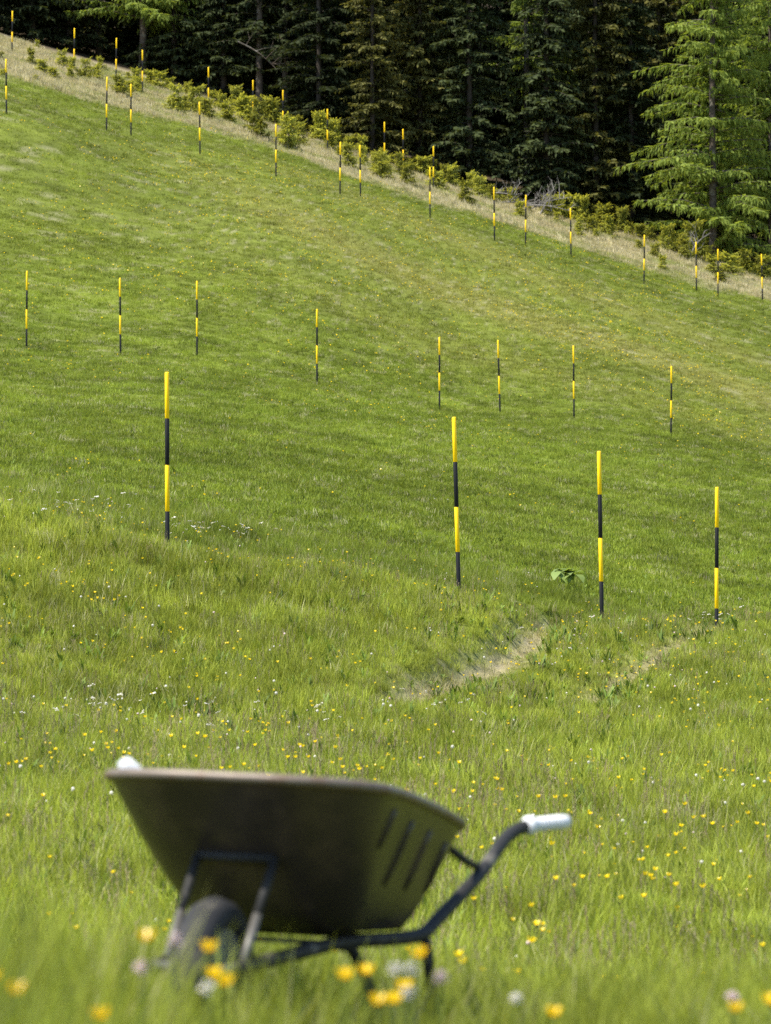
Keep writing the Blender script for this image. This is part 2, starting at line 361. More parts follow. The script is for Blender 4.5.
# ------------------------------------------------------------------ conifers
class Leaves:
    def __init__(s): s.v = []; s.f = []; s.t = []
    def tri(s, p, d, side, L, w, tip):
        """a narrow kite: twig with needles"""
        b = len(s.v); q = p + d * L
        mid = p + d * (L * .45)
        s.v += [p, mid + side * w, q, mid - side * w]; s.f.append((b, b + 1, b + 2, b + 3)); s.t += [tip * .3, tip * .8, tip, tip * .8]
    def data(s, name, mt):
        me = mesh_data(name, s.v, s.f, mt)
        at = me.attributes.new('tip', 'FLOAT', 'POINT'); at.data.foreach_set('value', np.clip(s.t, 0, 1).astype(np.float32))
        return me
def rv(rnd, k=1.0): return Vector((rnd.uniform(-k, k), rnd.uniform(-k, k), rnd.uniform(-k, k)))
def conifer(seed, H, Lmax, z0, step, per, droop, kind, mt, twig=.34, tw=.035, dens=1.0):
    rnd = random.Random(seed); lv = Leaves(); tr = MB()
    bend = [Vector((rnd.uniform(-.12, .12), rnd.uniform(-.12, .12), 0)) * (k / 6) for k in range(7)]
    axis = bez([Vector((0, 0, H * k / 6 - (.4 if k == 0 else 0))) + bend[k] for k in range(7)], 2)
    r0 = .0078 * H + .015
    tr.tube(axis, [r0 * (1 - .93 * k / (len(axis) - 1)) * (1.25 if k == 0 else 1) for k in range(len(axis))], 8)
    z = z0
    while z < H * .985:
        rel = z / H
        prof = (1 - rel) ** .75 * (1.0 if rel > .12 else .78 + 1.8 * rel)
        for k in range(per):
            if rnd.random() < .08: continue
            az = rnd.uniform(0, 2 * math.pi)
            L = max(.22, Lmax * prof * rnd.uniform(.62, 1.12))
            out = Vector((math.cos(az), math.sin(az), 0)); sd_ = Vector((-out.y, out.x, 0))
            p = Vector((0, 0, z + rnd.uniform(-.5, .5) * step)); up0 = rnd.uniform(.05, .3) if rel < .7 else rnd.uniform(.4, .8)
            dr = droop * rnd.uniform(.7, 1.3); nseg = max(4, int(L * 4.2 * dens))
            pts = []
            for q in range(nseg + 1):
                t = q / nseg
                pts.append(p + out * (L * t) + Vector((0, 0, L * (up0 * t - dr * t * t + .18 * dr * t ** 3))) + sd_ * (L * .08 * math.sin(3 * t + az)))
            if L > .8: tr.tube([pts[0], pts[nseg // 2], pts[-1]], [.012 + .008 * L, .007 + .004 * L, .004], 4, False)
            for q in range(1, nseg + 1):
                t = q / nseg; d = (pts[q] - pts[q - 1]).normalized(); sc_ = L * (.30 * (1 - t) + .09) + .07
                for sgn in (-1, 1):
                    for rep in range(2):
                        if rnd.random() > .9: continue
                        td = (d * rnd.uniform(.35, .8) + sd_ * sgn * rnd.uniform(.5, 1.0) + Vector((0, 0, rnd.uniform(-.45, .12) if kind != 'larch' else rnd.uniform(-.5, .05)))).normalized()
                        tl = min(twig * 1.7, sc_ * rnd.uniform(.6, 1.2)); pp = pts[q] - d * (rnd.random() * L / nseg)
                        nrm = td.cross(Vector((0, 0, 1)) + rv(rnd, .8)).normalized()
                        lv.tri(pp, td, nrm, tl, tw * rnd.uniform(.7, 1.4), t * rnd.uniform(.3, 1.0))
                        if kind == 'larch' or rnd.random() < .55:        # hanging side sprays
                            for _ in range(3 if kind == 'larch' else 1):
                                hp = pp + td * tl * rnd.uniform(.3, .95)
                                hd = (Vector((0, 0, -1)) + td * rnd.uniform(.1, .7) + rv(rnd, .25)).normalized()
                                lv.tri(hp, hd, hd.cross(rv(rnd)).normalized(), twig * rnd.uniform(.35, .9), tw * .7, t * rnd.uniform(.2, .9))
                if q == nseg: lv.tri(pts[q], d, sd_, twig * .8, tw * 1.2, 1.0)
        z += step * rnd.uniform(.7, 1.3) * (1 if z < 16 else 1.8)
    return tr.data(kind + '_trunk', M['dark_bark' if kind == 'spruce' and z0 < 1 else 'bark']), lv.data(kind + '_crown', mt)
SPR = [conifer(100 + k, 21, 3.0, .3, .46, 8, .42, 'spruce', M['spruce'], .33, .072, 1.15) for k in range(3)]
SPR_LIT = [conifer(140 + k, 20, 2.9, .3, .46, 7, .34, 'spruce', M['spruce_lit'], .32, .072, 1.15) for k in range(2)]
SPR_BARE = [conifer(160, 22, 2.7, 3.2, .5, 6, .5, 'spruce', M['spruce'], .33, .072, 1.15)]
LAR = [conifer(180 + k, 22, 4.4, (.9, 2.6)[k], .54, 7, .26, 'larch', M['larch'], .36, .045, .85) for k in range(2)] + [conifer(190, 20, 3.6, 4.6, .9, 4, .22, 'larch', M['larch'], .36, .045, .85)]

trees = []       # (u, distance, kind, variant, scale)
tr_rnd = random.Random(3)
def T(u, d, kind, var, s=1.0): trees.append((u, d, kind, var, s))
for u, d, kind, var, s in (
        (-70, 192, 's', 0, 1), (-22, 193, 's', 2, 1), (28, 194, 's', 0, .95), (66, 195, 's', 1, 1.0), (96, 197, 'b', 0, 1.05), (140, 193.5, 'l', 1, 1.05), (172, 194, 's', 1, 1),
        (222, 193, 's', 0, .9), (258, 195, 'b', 0, 1.05), (284, 196, 'b', 0, .9), (318, 192.5, 's', 2, .95), (372, 191, 'o', 0, .85), (420, 193, 'o', 1, .95),
        (470, 192, 's', 1, 1), (528, 196, 'l', 2, 1.15), (548, 192, 's', 2, 1.05), (598, 193, 'o', 1, 1.05), (634, 194, 's', 0, 1), (716, 188.5, 'l', 0, 1.12),
        (775, 193, 'l', 1, 1), (836, 192, 's', 1, 1)):
    T(u, d, kind, var, s)
for row, (d, st, off) in enumerate(((200, 46, 8), (206, 52, -20), (213, 60, 10), (222, 66, -12))):
    u = -90 + off
    while u < 870:
        k = tr_rnd.choice('ssssob' if row else 'ssso'); T(u + tr_rnd.uniform(-12, 12), d + tr_rnd.uniform(-2, 2), k, tr_rnd.randrange(3), tr_rnd.uniform(.9, 1.15)); u += st
front = sorted([t for t in trees if t[1] < 198], key=lambda t: t[0]); back = sorted([t for t in trees if t[1] >= 198], key=lambda t: t[0])
POOL = {'s': SPR, 'o': SPR_LIT, 'b': SPR_BARE, 'l': LAR}
LOOK = {'s': 'dark green spruce with drooping boughs', 'o': 'olive tinged spruce with sunlit bough tips', 'b': 'dark spruce with a bare lower trunk', 'l': 'bright green larch with feathery hanging boughs'}
for grp, where in ((front, 'standing at the forest edge'), (back, 'deeper in the shaded forest')):
    for i, (u, d, kind, var, s) in enumerate(grp):
        d2 = d + (4 if u < 240 else 1); x = (u - CU) / FPX * d2; y = d2
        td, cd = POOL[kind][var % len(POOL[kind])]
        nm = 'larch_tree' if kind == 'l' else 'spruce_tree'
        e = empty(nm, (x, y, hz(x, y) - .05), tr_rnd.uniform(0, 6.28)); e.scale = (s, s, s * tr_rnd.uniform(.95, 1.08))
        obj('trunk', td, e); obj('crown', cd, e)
        tag(e, f'{LOOK[kind]}, {ordinal(i + 1)} from left {where}', 'tree', 'conifers of the forest')

# young spruces on the dry strip
BUSH = [conifer(300 + k, 1.0, .52, .05, .10, 8, .12, 'shrub', M['shrub'], .17, .022, 3.0) for k in range(4)]
bushes = []
for u, v, s in ((31, 78, .75), (36, 84, .5), (62, 72, .8), (70, 76, .55), (86, 88, 1.0), (96, 90, .9), (100, 62, .6), (118, 98, 1.0), (128, 100, .8), (136, 84, .9), (150, 92, 1.1), (160, 103, 1.3), (170, 98, 1.0),
                (176, 110, 1.4), (188, 101, .9), (196, 112, 1.3), (206, 116, 1.2), (215, 108, 1.0), (226, 121, 1.3), (236, 113, 1.1), (244, 127, 1.3), (252, 118, 1.0), (258, 134, 1.4), (270, 138, 1.2), (274, 127, 1.0),
                (288, 143, 1.3), (296, 132, 1.0), (300, 149, 1.0), (318, 140, 1.2), (322, 135, 1.4), (334, 145, 1.0), (330, 160, 1.0), (350, 152, 1.0), (348, 168, 1.1), (362, 158, .9), (376, 163, 1.0), (384, 172, .8), (380, 190, 1.0), (392, 166, .8),
                (400, 180, 1.1), (412, 174, .9), (408, 190, .8), (424, 182, 1.2), (436, 190, 1.2), (444, 182, .8), (452, 198, 1.2), (466, 205, 1.3), (472, 197, 1.0), (480, 211, 1.0), (500, 204, .9), (512, 208, 1.1), (520, 215, .9),
                (546, 212, .8), (552, 222, 1.1), (562, 215, 1.4), (574, 226, 1.2), (584, 222, 1.1), (590, 231, 1.1), (602, 230, 1.5), (608, 238, 1.0), (622, 243, 1.0), (630, 236, .9), (640, 250, .9), (655, 256, .9), (650, 243, .8),
                (668, 248, 1.1), (676, 262, 1.1), (684, 268, 1.0), (694, 258, 1.5), (704, 264, 1.2), (712, 272, 1.0), (722, 262, 1.7), (730, 276, 1.3), (738, 270, 1.2), (746, 282, 1.2), (754, 276, 1.1), (764, 288, 1.2), (776, 284, 1.2), (786, 292, 1.1), (-14, 62, .7), (-30, 54, .9)):
    bushes.append((u, v, s))
strip_rnd = random.Random(77)
for _ in range(46):
    u = strip_rnd.uniform(-20, 790); v0 = float(np.interp(u, [0, 190, 340, 490, 640, 771], [60, 112, 156, 203, 250, 284])); bushes.append((u, v0 + strip_rnd.uniform(-12, 12), strip_rnd.uniform(.4, .85)))
bushes.sort()
for i, (u, v, s) in enumerate(bushes):
    p = hit(u, v + random.uniform(-14, 6), 100, 230, h)
    if p.y > 190: p = Vector((p.x * 190 / p.y, 190, 0)); p.z = hz(p.x, p.y)
    td, cd = BUSH[i % 4]; s2 = s * 1.1
    e = empty('young_spruce', (p.x, p.y, p.z - .05), random.uniform(0, 6.28)); e.scale = (s2 * random.uniform(.75, 1.25), s2 * random.uniform(.75, 1.25), s2 * random.uniform(.65, 1.25))
    obj('trunk', td, e); obj('crown', cd, e)
    tag(e, f'bushy yellow-green young spruce, {ordinal(i + 1)} from left along the dry grass strip', 'bush', 'young spruces on the dry strip')

# fallen branches
def dead_branch(seed, L, n, dark=False):
    rnd = random.Random(seed); mb = MB(); main = bez([Vector((L * k / 4, rnd.uniform(-.12, .12) * L * .4, .10 * L * math.sin(k * .9) * .5)) for k in range(5)], 3)
    mb.tube(main, [.045 * (1 - .75 * k / (len(main) - 1)) for k in range(len(main))], 6)
    for k in range(n):
        i = rnd.randrange(2, len(main)); p = main[i]; d = Vector((rnd.uniform(-.2, .9), rnd.uniform(-.8, .8), rnd.uniform(.2, 1.2))).normalized(); q = L * rnd.uniform(.18, .42)
        pts = bez([p, p + d * q * .5 + rv(rnd, .07), p + d * q + Vector((0, 0, -.12 * q)) + rv(rnd, .1)], 3)
        mb.tube(pts, [.022 * (1 - .7 * j / (len(pts) - 1)) for j in range(len(pts))], 5)
        for _ in range(2):
            w = pts[rnd.randrange(2, len(pts))]; mb.tube([w, w + (d + rv(rnd, .8)).normalized() * q * .45], [.012, .004], 4)
    return mb.data('fallen_branch', M['bark' if dark else 'deadwood'], False)
for i, (u, v, L, rz, tilt, lab) in enumerate((
        (513, 190, 3.0, -.25, .10, 'bleached fallen branch lying in front of the dark spruces, leftmost of the tangle'), (528, 197, 2.4, .3, -.35, 'grey dead branch slanting up out of the tangle by the dry strip'),
        (540, 203, 2.0, 1.0, -.8, 'pale dead branch standing steeply at the right of the tangle'), (500, 194, 2.6, .1, .12, 'long pale fallen branch lying low along the forest edge'),
        (688, 262, 2.4, .9, -.7, 'grey dead branch leaning at the foot of the big larch'), (238, 44, 2.6, -.2, .62, 'bare grey branch slanting down through the dark forest'), (478, 186, 2.2, -.5, .05, 'grey fallen branch behind the bushes right of the last back row pole'))):
    p = hit(u, v, 100, 230, h)
    if p.y > 187: p = Vector((p.x * 187 / p.y, 187, 0)); p.z = hz(p.x, p.y)
    if i == 5: p = unproject(u, v, 196)
    o = obj('fallen_branch', dead_branch(500 + i, L, 9, i == 5)); o.location = (p.x, p.y, p.z + .12); o.rotation_euler = (0, tilt, rz)
    tag(o, lab, 'branch', 'fallen branches at the forest edge')

# ------------------------------------------------------------------ striped poles
def cyl(r, z0, z1, mt, name, n=14, bev=.004, top=False):
    mb = MB(); zz = [z0, z0 + bev, z1 - bev, z1] if not top else [z0, z0 + bev, z1 - .012, z1]
    rr = [r - bev, r, r, r - bev] if not top else [r - bev, r, r, r * .7]
    mb.tube([(0, 0, z) for z in zz], rr, n)
    return mb.data(name, mt)
BR = .030
SEG = [cyl(BR, -.35, .5, M['black'], 'black_band'), cyl(BR, .5, 1.0, M['yellow'], 'yellow_band'), cyl(BR, 1.0, 1.5, M['black'], 'black_band'), cyl(BR, 1.5, 2.0, M['yellow'], 'yellow_band', top=True)]
def pole(u0, v0, u1, d, full, label, group, r=1.0, snap=False):
    """top pixel, bottom pixel column, distance, full length in pixels"""
    if snap:                                   # stand it where its foot meets the slope
        q = hit(u1, v0 + full + 1.5, 60, 230, h); d = min(max(project(q)[2], d * .88), d * 1.12)
    top = unproject(u0, v0, d); bot = unproject(u1, v0 + full, d)
    ln = (top - bot).length
    e = empty('striped_pole', bot); e.rotation_euler = (top - bot).to_track_quat('Z', 'Y').to_euler()
    e.scale = (r, r, ln / 2.0)
    for k, sgm in enumerate(SEG): obj('black_band' if k % 2 == 0 else 'yellow_band', sgm, e)
    tag(e, label, 'pole', group)
FRONT = [(167, 372, 167.5, 186), (454, 417, 459, 180), (599, 451, 602, 174), (717, 487, 716.5, 162)]
for i, (u0, v0, u1, full) in enumerate(FRONT):
    lab = ['tall yellow and black pole nearest the camera on the left, alone above the grassy knoll', 'tall leaning yellow and black pole, second from left in the front row',
           'tall yellow and black pole, third from left in the front row', 'yellow and black pole at the right end of the front row'][i]
    pole(u0, v0, u1, 2 * FPX / full, full, lab, 'striped poles of the front row', r=.80)
MID = [(27, 271, 26.5, 77), (120, 278, 120.5, 75), (197, 281, 197, 74), (317, 309, 317, 73), (439.5, 337, 439.5, 71.5), (498, 340, 500, 72), (573.5, 345.5, 574, 71), (671.5, 366, 671, 69)]
for i, (u0, v0, u1, full) in enumerate(MID):
    pole(u0, v0, u1, 2 * FPX / full, full, f'yellow and black pole, {ordinal(i + 1)} from left in the middle row of eight', 'striped poles of the middle row', r=.82, snap=True)
UP = [(6, 59, 6.5, 54), (107, 77, 106.5, 54), (131, 84, 131, 51), (199.5, 102, 200, 51.5), (276, 124, 276, 51.5), (340.5, 142, 340, 51.5), (360, 145, 360.5, 50), (430, 167, 430, 49.5), (494, 187, 494.5, 52), (526, 195, 525.5, 49.5),
      (570.5, 208, 571, 47.5), (644.5, 235, 644, 47.5), (696, 242, 696.5, 48), (718, 249, 718, 46.5), (761.5, 254, 762.5, 46)]
for i, (u0, v0, u1, full) in enumerate(UP):
    pole(u0, v0, u1, 2 * FPX / full, full, f'small distant striped pole, {ordinal(i + 1)} from left along the meadow edge below the bushes', 'striped poles along the meadow edge', r=1.0, snap=True)
BACK = [(12.5, 11, 12), (74.5, 28, 74), (116.5, 38, 116), (142.5, 50, 142.5), (208.5, 67, 208.5), (253, 80, 253), (283, 90, 283), (327.5, 109, 327.5), (384.5, 122, 384.5), (403, 129, 403.5), (433.5, 146, 433.5)]
for i, (u0, v0, u1) in enumerate(BACK):
    pole(u0, v0, u1, 184, 41.7, f'farthest row striped pole before the dark forest, {ordinal(i + 1)} from left', 'striped poles of the farthest row', r=1.05, snap=True)

# ------------------------------------------------------------------ wheelbarrow
TH = R(17)
WB_D = 8.73
wx = (290 - CU) / FPX * WB_D; wy = WB_D - .02
WB = empty('wheelbarrow', (wx, wy, CAMZ - .60), -(math.pi / 2 + TH))
WB.rotation_euler = (R(-2.5), 0, -(math.pi / 2 + TH))      # the slope tips it a little to its left
tag(WB, 'dark worn metal wheelbarrow with white handle grips standing in the grass', 'wheelbarrow')
# tub: lofted rounded outlines from floor to rim
def outline(xf, xr, wf, wr, rf, rr, n=8):
    """closed outline: front half-width wf, rear half-width wr, corner radii"""
    pts = []
    def arc(cx, cy, r, a0, a1):
        for k in range(n + 1):
            a = a0 + (a1 - a0) * k / n; pts.append((cx + r * math.cos(a), cy + r * math.sin(a)))
    arc(xf - rf, wf - rf, rf, 0, math.pi / 2); 
    for k in range(1, 8): pts.append((xf - rf + (xr + rr - xf + rf) * k / 8, wf + (wr - wf) * k / 8))
    arc(xr + rr, wr - rr, rr, math.pi / 2, math.pi); arc(xr + rr, -wr + rr, rr, math.pi, 1.5 * math.pi)
    for k in range(1, 8): pts.append((xr + rr + (xf - rf - xr - rr) * k / 8, -wr + (wr - wf) * k / 8))
    arc(xf - rf, -wf + rf, rf, 1.5 * math.pi, 2 * math.pi)
    return pts
ZR = lambda x: .594 + .14 * x - .08 * x * x
levels = []
NL = 9
for k in range(NL):
    t = k / (NL - 1)
    q = t ** .80
    pl = outline(.20 + .38 * (.35 * t + .65 * q), -.255 - .09 * q, .175 + .142 * q, .205 + .115 * q, .12 + .12 * t, .12 + .03 * t)
    zb = .315
    levels.append([Vector((x, y, zb + (float(ZR(x)) - zb) * t)) for x, y in pl])
NO = len(levels[0])
def tub_mesh():
    v = []; f = []
    # outer skin, inner skin (2.5 mm sheet exaggerated to 4 mm), floor
    for L_ in levels: v += L_
    for k in range(NL - 1):
        for j in range(NO):
            a = k * NO + j; b = k * NO + (j + 1) % NO; f.append((a, b, b + NO, a + NO))
    base = len(v)
    for L_ in levels:
        c = sum(L_, Vector()) / NO
        v += [p + (Vector((c.x, c.y, p.z)) - p).normalized() * .004 + Vector((0, 0, .003)) for p in L_]
    for k in range(NL - 1):
        for j in range(NO):
            a = base + k * NO + j; b = base + k * NO + (j + 1) % NO; f.append((a, a + NO, b + NO, b))
    c0 = len(v); c = sum(levels[0], Vector()) / NO
    v.append(c + Vector((0, 0, -.012))); v.append(c + Vector((0, 0, -.008)))
    for j in range(NO):
        f.append((c0, (j + 1) % NO, j)); f.append((c0 + 1, base + j, base + (j + 1) % NO))
    return mesh_data('tub', v, f, M['tub'], True)
tub = obj('tub', tub_mesh(), WB)
mb = MB(); rp = levels[-1] + [levels[-1][0], levels[-1][1]]
mb.tube([p + Vector((0, 0, .002)) for p in rp], .0115, 8, False); mb.build('rim', M['rim'], tub)
# pressed ribs on both sides
def side_pt(x, t, sgn):
    """point on the outer skin at level t near x"""
    k = t * (NL - 1); i = min(int(k), NL - 2); fr = k - i; best = None
    cand = []
    for j in range(NO):
        p = levels[i][j].lerp(levels[i + 1][j], fr)
        if p.y * sgn > .12: cand.append(p)
    cand.sort(key=lambda p: abs(p.x - x)); a, b_ = cand[0], cand[1]
    w = 0 if abs(b_.x - a.x) < 1e-6 else max(0, min(1, (x - a.x) / (b_.x - a.x)))
    return a.lerp(b_, w)
for sgn in (1, -1):
    for x, t0, t1 in ((.27, .62, .90), (.125, .36, .86), (-.02, .34, .84), (-.16, .34, .80)):
        pts = [side_pt(x, t0 + (t1 - t0) * k / 5, sgn) + Vector((0, .0015 * sgn, 0)) for k in range(6)]
        mb = MB(); mb.tube(pts, [.003, .006, .007, .007, .006, .003], 8); mb.build('rib', M['tub'], tub)
# frame
for sgn in (1, -1):
    Y = lambda p: (p[0], p[1] * sgn, p[2])
    mb = MB(); mb.tube(bez([Y(p) for p in ((.66, .086, .250), (.40, .098, .266), (.08, .135, .290), (-.12, .205, .296), (-.22, .236, .305), (-.30, .243, .332), (-.55, .268, .430), (-.77, .267, .510), (-.84, .270, .531), (-.89, .280, .544), (-.925, .294, .551))], 5), .0165, 12)
    mb.build('handle_tube', M['tube'], WB)
    mb = MB()
    g0 = Vector(Y((-.905, .287, .549))); g1 = Vector(Y((-1.03, .362, .563))); dg = (g1 - g0)
    mb.tube([g0, g0 + dg * .05, g0 + dg * .12, g0 + dg * .17, g0 + dg * .25, g0 + dg * .6, g0 + dg * .9, g0 + dg * .97, g1], [.0185, .0245, .025, .019, .0175, .0178, .018, .0165, .010], 16)
    for k in range(7): mb.tube([g0 + dg * (.3 + .08 * k), g0 + dg * (.33 + .08 * k)], .0190, 16)
    mb.build('grip', M['grip'], WB)
    mb = MB(); mb.tube(bez([Y(p) for p in ((.075, .136, .284), (.03, .143, .276), (-.01, .152, .240), (-.06, .166, .175), (-.12, .186, .06), (-.16, .200, .005), (-.22, .220, -.01), (-.262, .236, .03), (-.275, .248, .12), (-.262, .246, .20), (-.235, .239, .29))], 5), .0135, 10)
    mb.build('leg', M['tube'], WB)
    mb = MB(); mb.tube([Y((-.325, .262, .500)), Y((-.46, .262, .470)), Y((-.60, .262, .448))], .010, 8); mb.build('brace', M['tube'], WB)
    mb = MB(); mb.tube([Y((.605, .084, .245)), Y((.52, .086, .360))], .0105, 8, m=0); mb.tube([Y((.52, .086, .360)), Y((.425, .088, .478))], .0105, 8, m=1)  # lower half paler: sun below the tub's shade put into the colour
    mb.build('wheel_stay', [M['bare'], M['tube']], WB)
    mb = MB(); mb.box(Y((.555, .070, .225)), (.05, .006, .08)); mb.build('axle_bracket', M['tube'], WB, False)
mb = MB(); mb.tube([(.425, -.088, .478), (.425, .088, .478)], .0105, 8); mb.build('stay_crossbar', M['tube'], WB)
mb = MB(); mb.tube([(.655, -.086, .250), (.655, .086, .250)], .012, 8); mb.build('front_crossbar', M['bare'], WB)
mb = MB(); mb.box((-.14, 0, .296), (.04, .40, .012)); mb.box((.14, 0, .291), (.04, .25, .010)); mb.build('tub_support', M['tube'], WB, False)
# wheel
wh = empty('wheel'); wh.parent = WB; wh.location = (.548, 0, .206)
v = []; f = []; NS, NR = 40, 14; RC, RT = .150, .041
for i in range(NS):
    a = 2 * math.pi * i / NS
    for j in range(NR):
        b_ = 2 * math.pi * j / NR; rr = RC + RT * math.cos(b_) * (1.0 if math.cos(b_) > 0 else .85); yy = RT * 1.08 * math.sin(b_)
        if math.cos(b_) > .75 and (i % 2): rr -= .0035
        v.append((rr * math.cos(a), yy, rr * math.sin(a)))
for i in range(NS):
    for j in range(NR): f.append((i * NR + j, ((i + 1) % NS) * NR + j, ((i + 1) % NS) * NR + (j + 1) % NR, i * NR + (j + 1) % NR))
obj('tyre', mesh_data('tyre', v, f, M['rubber'], True), wh)
mb = MB(); mb.tube([(0, -.028, 0), (0, -.024, 0), (0, -.006, 0), (0, .006, 0), (0, .024, 0), (0, .028, 0)], [.124, .128, .112, .112, .128, .124], 32, True); mb.build('wheel_rim', M['hub'], wh)
mb = MB(); mb.tube([(0, -.06, 0), (0, .06, 0)], .022, 12); mb.tube([(0, -.088, 0), (0, .088, 0)], .008, 8); mb.build('axle', M['bare'], wh)

# pale bundle leaning in the tub, its tip over the rim
rnd = random.Random(12); v = []; f = []
A0, A1 = Vector((.12, -.07, .350)), Vector((.408, -.272, .672))
for i in range(13):
    t = i / 12; c = A0.lerp(A1, t); r = .070 * (math.sin(math.pi * (.10 + .80 * t)) ** .6) * (1 - .30 * t)
    for j in range(16):
        a = 2 * math.pi * j / 16; rr = r * (1 + .10 * math.sin(3 * a + 5 * t) + .06 * rnd.uniform(-1, 1))
        ax = (A1 - A0).normalized(); p = ax.cross(Vector((0, 0, 1))).normalized(); q = ax.cross(p)
        v.append(c + p * rr * math.cos(a) + q * rr * .55 * math.sin(a))
for i in range(12):
    for j in range(16): f.append((i * 16 + j, i * 16 + (j + 1) % 16, (i + 1) * 16 + (j + 1) % 16, (i + 1) * 16 + j))
f.append(tuple(range(16))[::-1]); f.append(tuple(12 * 16 + j for j in range(16)))
bo = obj('pale_bundle', mesh_data('pale_bundle', v, f, M['cloth'], True))
bo.matrix_world = Matrix.Translation(WB.location) @ Euler(WB.rotation_euler).to_matrix().to_4x4()
tag(bo, 'pale whitish bundle inside the wheelbarrow, its tip showing over the left rim', 'bundle')

# ------------------------------------------------------------------ leafy plant on the slope
rnd = random.Random(44); mb = MB(); pp = hit(567, 592, 42, 100, h)
root = empty('leafy_plant', (pp.x, pp.y, pp.z)); tag(root, 'pale green broad-leaved plant beside the third front pole', 'plant')
for k in range(26):
    a = rnd.uniform(0, 6.28); L = rnd.uniform(.14, .26); o_ = Vector((math.cos(a), math.sin(a), 0)); s_ = Vector((-o_.y, o_.x, 0)); b0 = Vector((rnd.uniform(-.14, .14), rnd.uniform(-.08, .08), rnd.uniform(.20, .30)))
    v = []
    for t, w, z in ((0, .2, 0), (.35, 1, .02), (.7, .85, -.02), (1, .05, -.10)): v += [b0 + o_ * L * t + Vector((0, 0, z)) + s_ * w * L * .33, b0 + o_ * L * t + Vector((0, 0, z)) - s_ * w * L * .33]
    obj('leaf', mesh_data('leaf', v, [(0, 1, 3, 2), (2, 3, 5, 4), (4, 5, 7, 6)], M['broad'], True), root)

# ------------------------------------------------------------------ grass tufts (instanced)
def tuft(seed, n, rad, hmin, hmax, w, lean, seg=3):
    rnd = random.Random(seed); v = []; f = []
    for k in range(n):
        a = rnd.uniform(0, 6.28); r_ = rad * math.sqrt(rnd.random()); p = Vector((r_ * math.cos(a), r_ * math.sin(a), -.02))
        b_ = rnd.uniform(0, 6.28); o_ = Vector((math.cos(b_), math.sin(b_), 0)); fa = rnd.uniform(0, 6.28); s_ = Vector((math.cos(fa), math.sin(fa), 0))
        H = rnd.uniform(hmin, hmax); ln = lean * rnd.uniform(.2, 1.3) * H; ww = w * rnd.uniform(.6, 1.3); base = len(v)
        for q in range(seg + 1):
            t = q / seg; c = p + o_ * ln * t * t + Vector((0, 0, H * (t - .25 * lean * t * t)))
            if q == seg: v.append(c)
            else: v += [c + s_ * ww * (1 - .6 * t), c - s_ * ww * (1 - .6 * t)]
        for q in range(seg - 1): f.append((base + 2 * q, base + 2 * q + 1, base + 2 * q + 3, base + 2 * q + 2))
        f.append((base + 2 * seg - 2, base + 2 * seg - 1, base + 2 * seg))
    return v, f
def proto_coll(name, items):
    c = bpy.data.collections.new(name)
    for k, me in enumerate(items):
        o = bpy.data.objects.new(f'{name}_{k:02d}', me); c.objects.link(o)
    return c
def scatter(name, pts, rot, scl, idx_, tint, coll, label, cat):
    me = bpy.data.meshes.new(name)
    me.vertices.add(len(pts)); me.vertices.foreach_set('co', np.asarray(pts, np.float32).ravel())
    for nm, ty, arr, key in (('rot', 'FLOAT_VECTOR', rot, 'vector'), ('scl', 'FLOAT_VECTOR', scl, 'vector'), ('idx', 'INT', idx_, 'value'), ('tint', 'FLOAT_COLOR', tint, 'color')):
        at = me.attributes.new(nm, ty, 'POINT'); at.data.foreach_set(key, np.asarray(arr, np.int32 if ty == 'INT' else np.float32).ravel())
    o = obj(name, me); tag(o, label, cat, kind='stuff')
    ng = bpy.data.node_groups.new(name + '_nodes', 'GeometryNodeTree')
    ng.interface.new_socket('Geometry', in_out='INPUT', socket_type='NodeSocketGeometry'); ng.interface.new_socket('Geometry', in_out='OUTPUT', socket_type='NodeSocketGeometry')
    N, L = ng.nodes, ng.links
    gi = N.new('NodeGroupInput'); go = N.new('NodeGroupOutput'); ip = N.new('GeometryNodeInstanceOnPoints'); ci = N.new('GeometryNodeCollectionInfo')
    ci.inputs['Collection'].default_value = coll; ci.inputs['Separate Children'].default_value = True; ci.inputs['Reset Children'].default_value = True
    def na(nm, ty):
        x = N.new('GeometryNodeInputNamedAttribute'); x.data_type = ty; x.inputs[0].default_value = nm; return x.outputs[0]
    er = N.new('FunctionNodeEulerToRotation'); L.new(na('rot', 'FLOAT_VECTOR'), er.inputs[0])
    L.new(gi.outputs[0], ip.inputs['Points']); L.new(ci.outputs[0], ip.inputs['Instance']); ip.inputs['Pick Instance'].default_value = True
    L.new(na('idx', 'INT'), ip.inputs['Instance Index']); L.new(er.outputs[0], ip.inputs['Rotation']); L.new(na('scl', 'FLOAT_VECTOR'), ip.inputs['Scale'])
    L.new(ip.outputs[0], go.inputs[0])
    o.modifiers.new('scatter', 'NODES').node_group = ng
    return o
def blades(seed, *a): 
    v, f = tuft(seed, *a); return mesh_data('tuft', v, f, M['grass'])
C_NEAR = proto_coll('near_tuft', [blades(600 + k, 22, .07, .10, .36, .0026, .32) for k in range(6)] + [blades(620 + k, 9, .05, .30, .52, .0016, .3) for k in range(2)])
C_MID = proto_coll('mid_tuft', [blades(640 + k, 34, .13, .07, .24, .0034, .36) for k in range(6)])
C_FAR = proto_coll('far_tuft', [blades(660 + k, 46, .26, .05, .17, .0075, .45, 2) for k in range(6)])

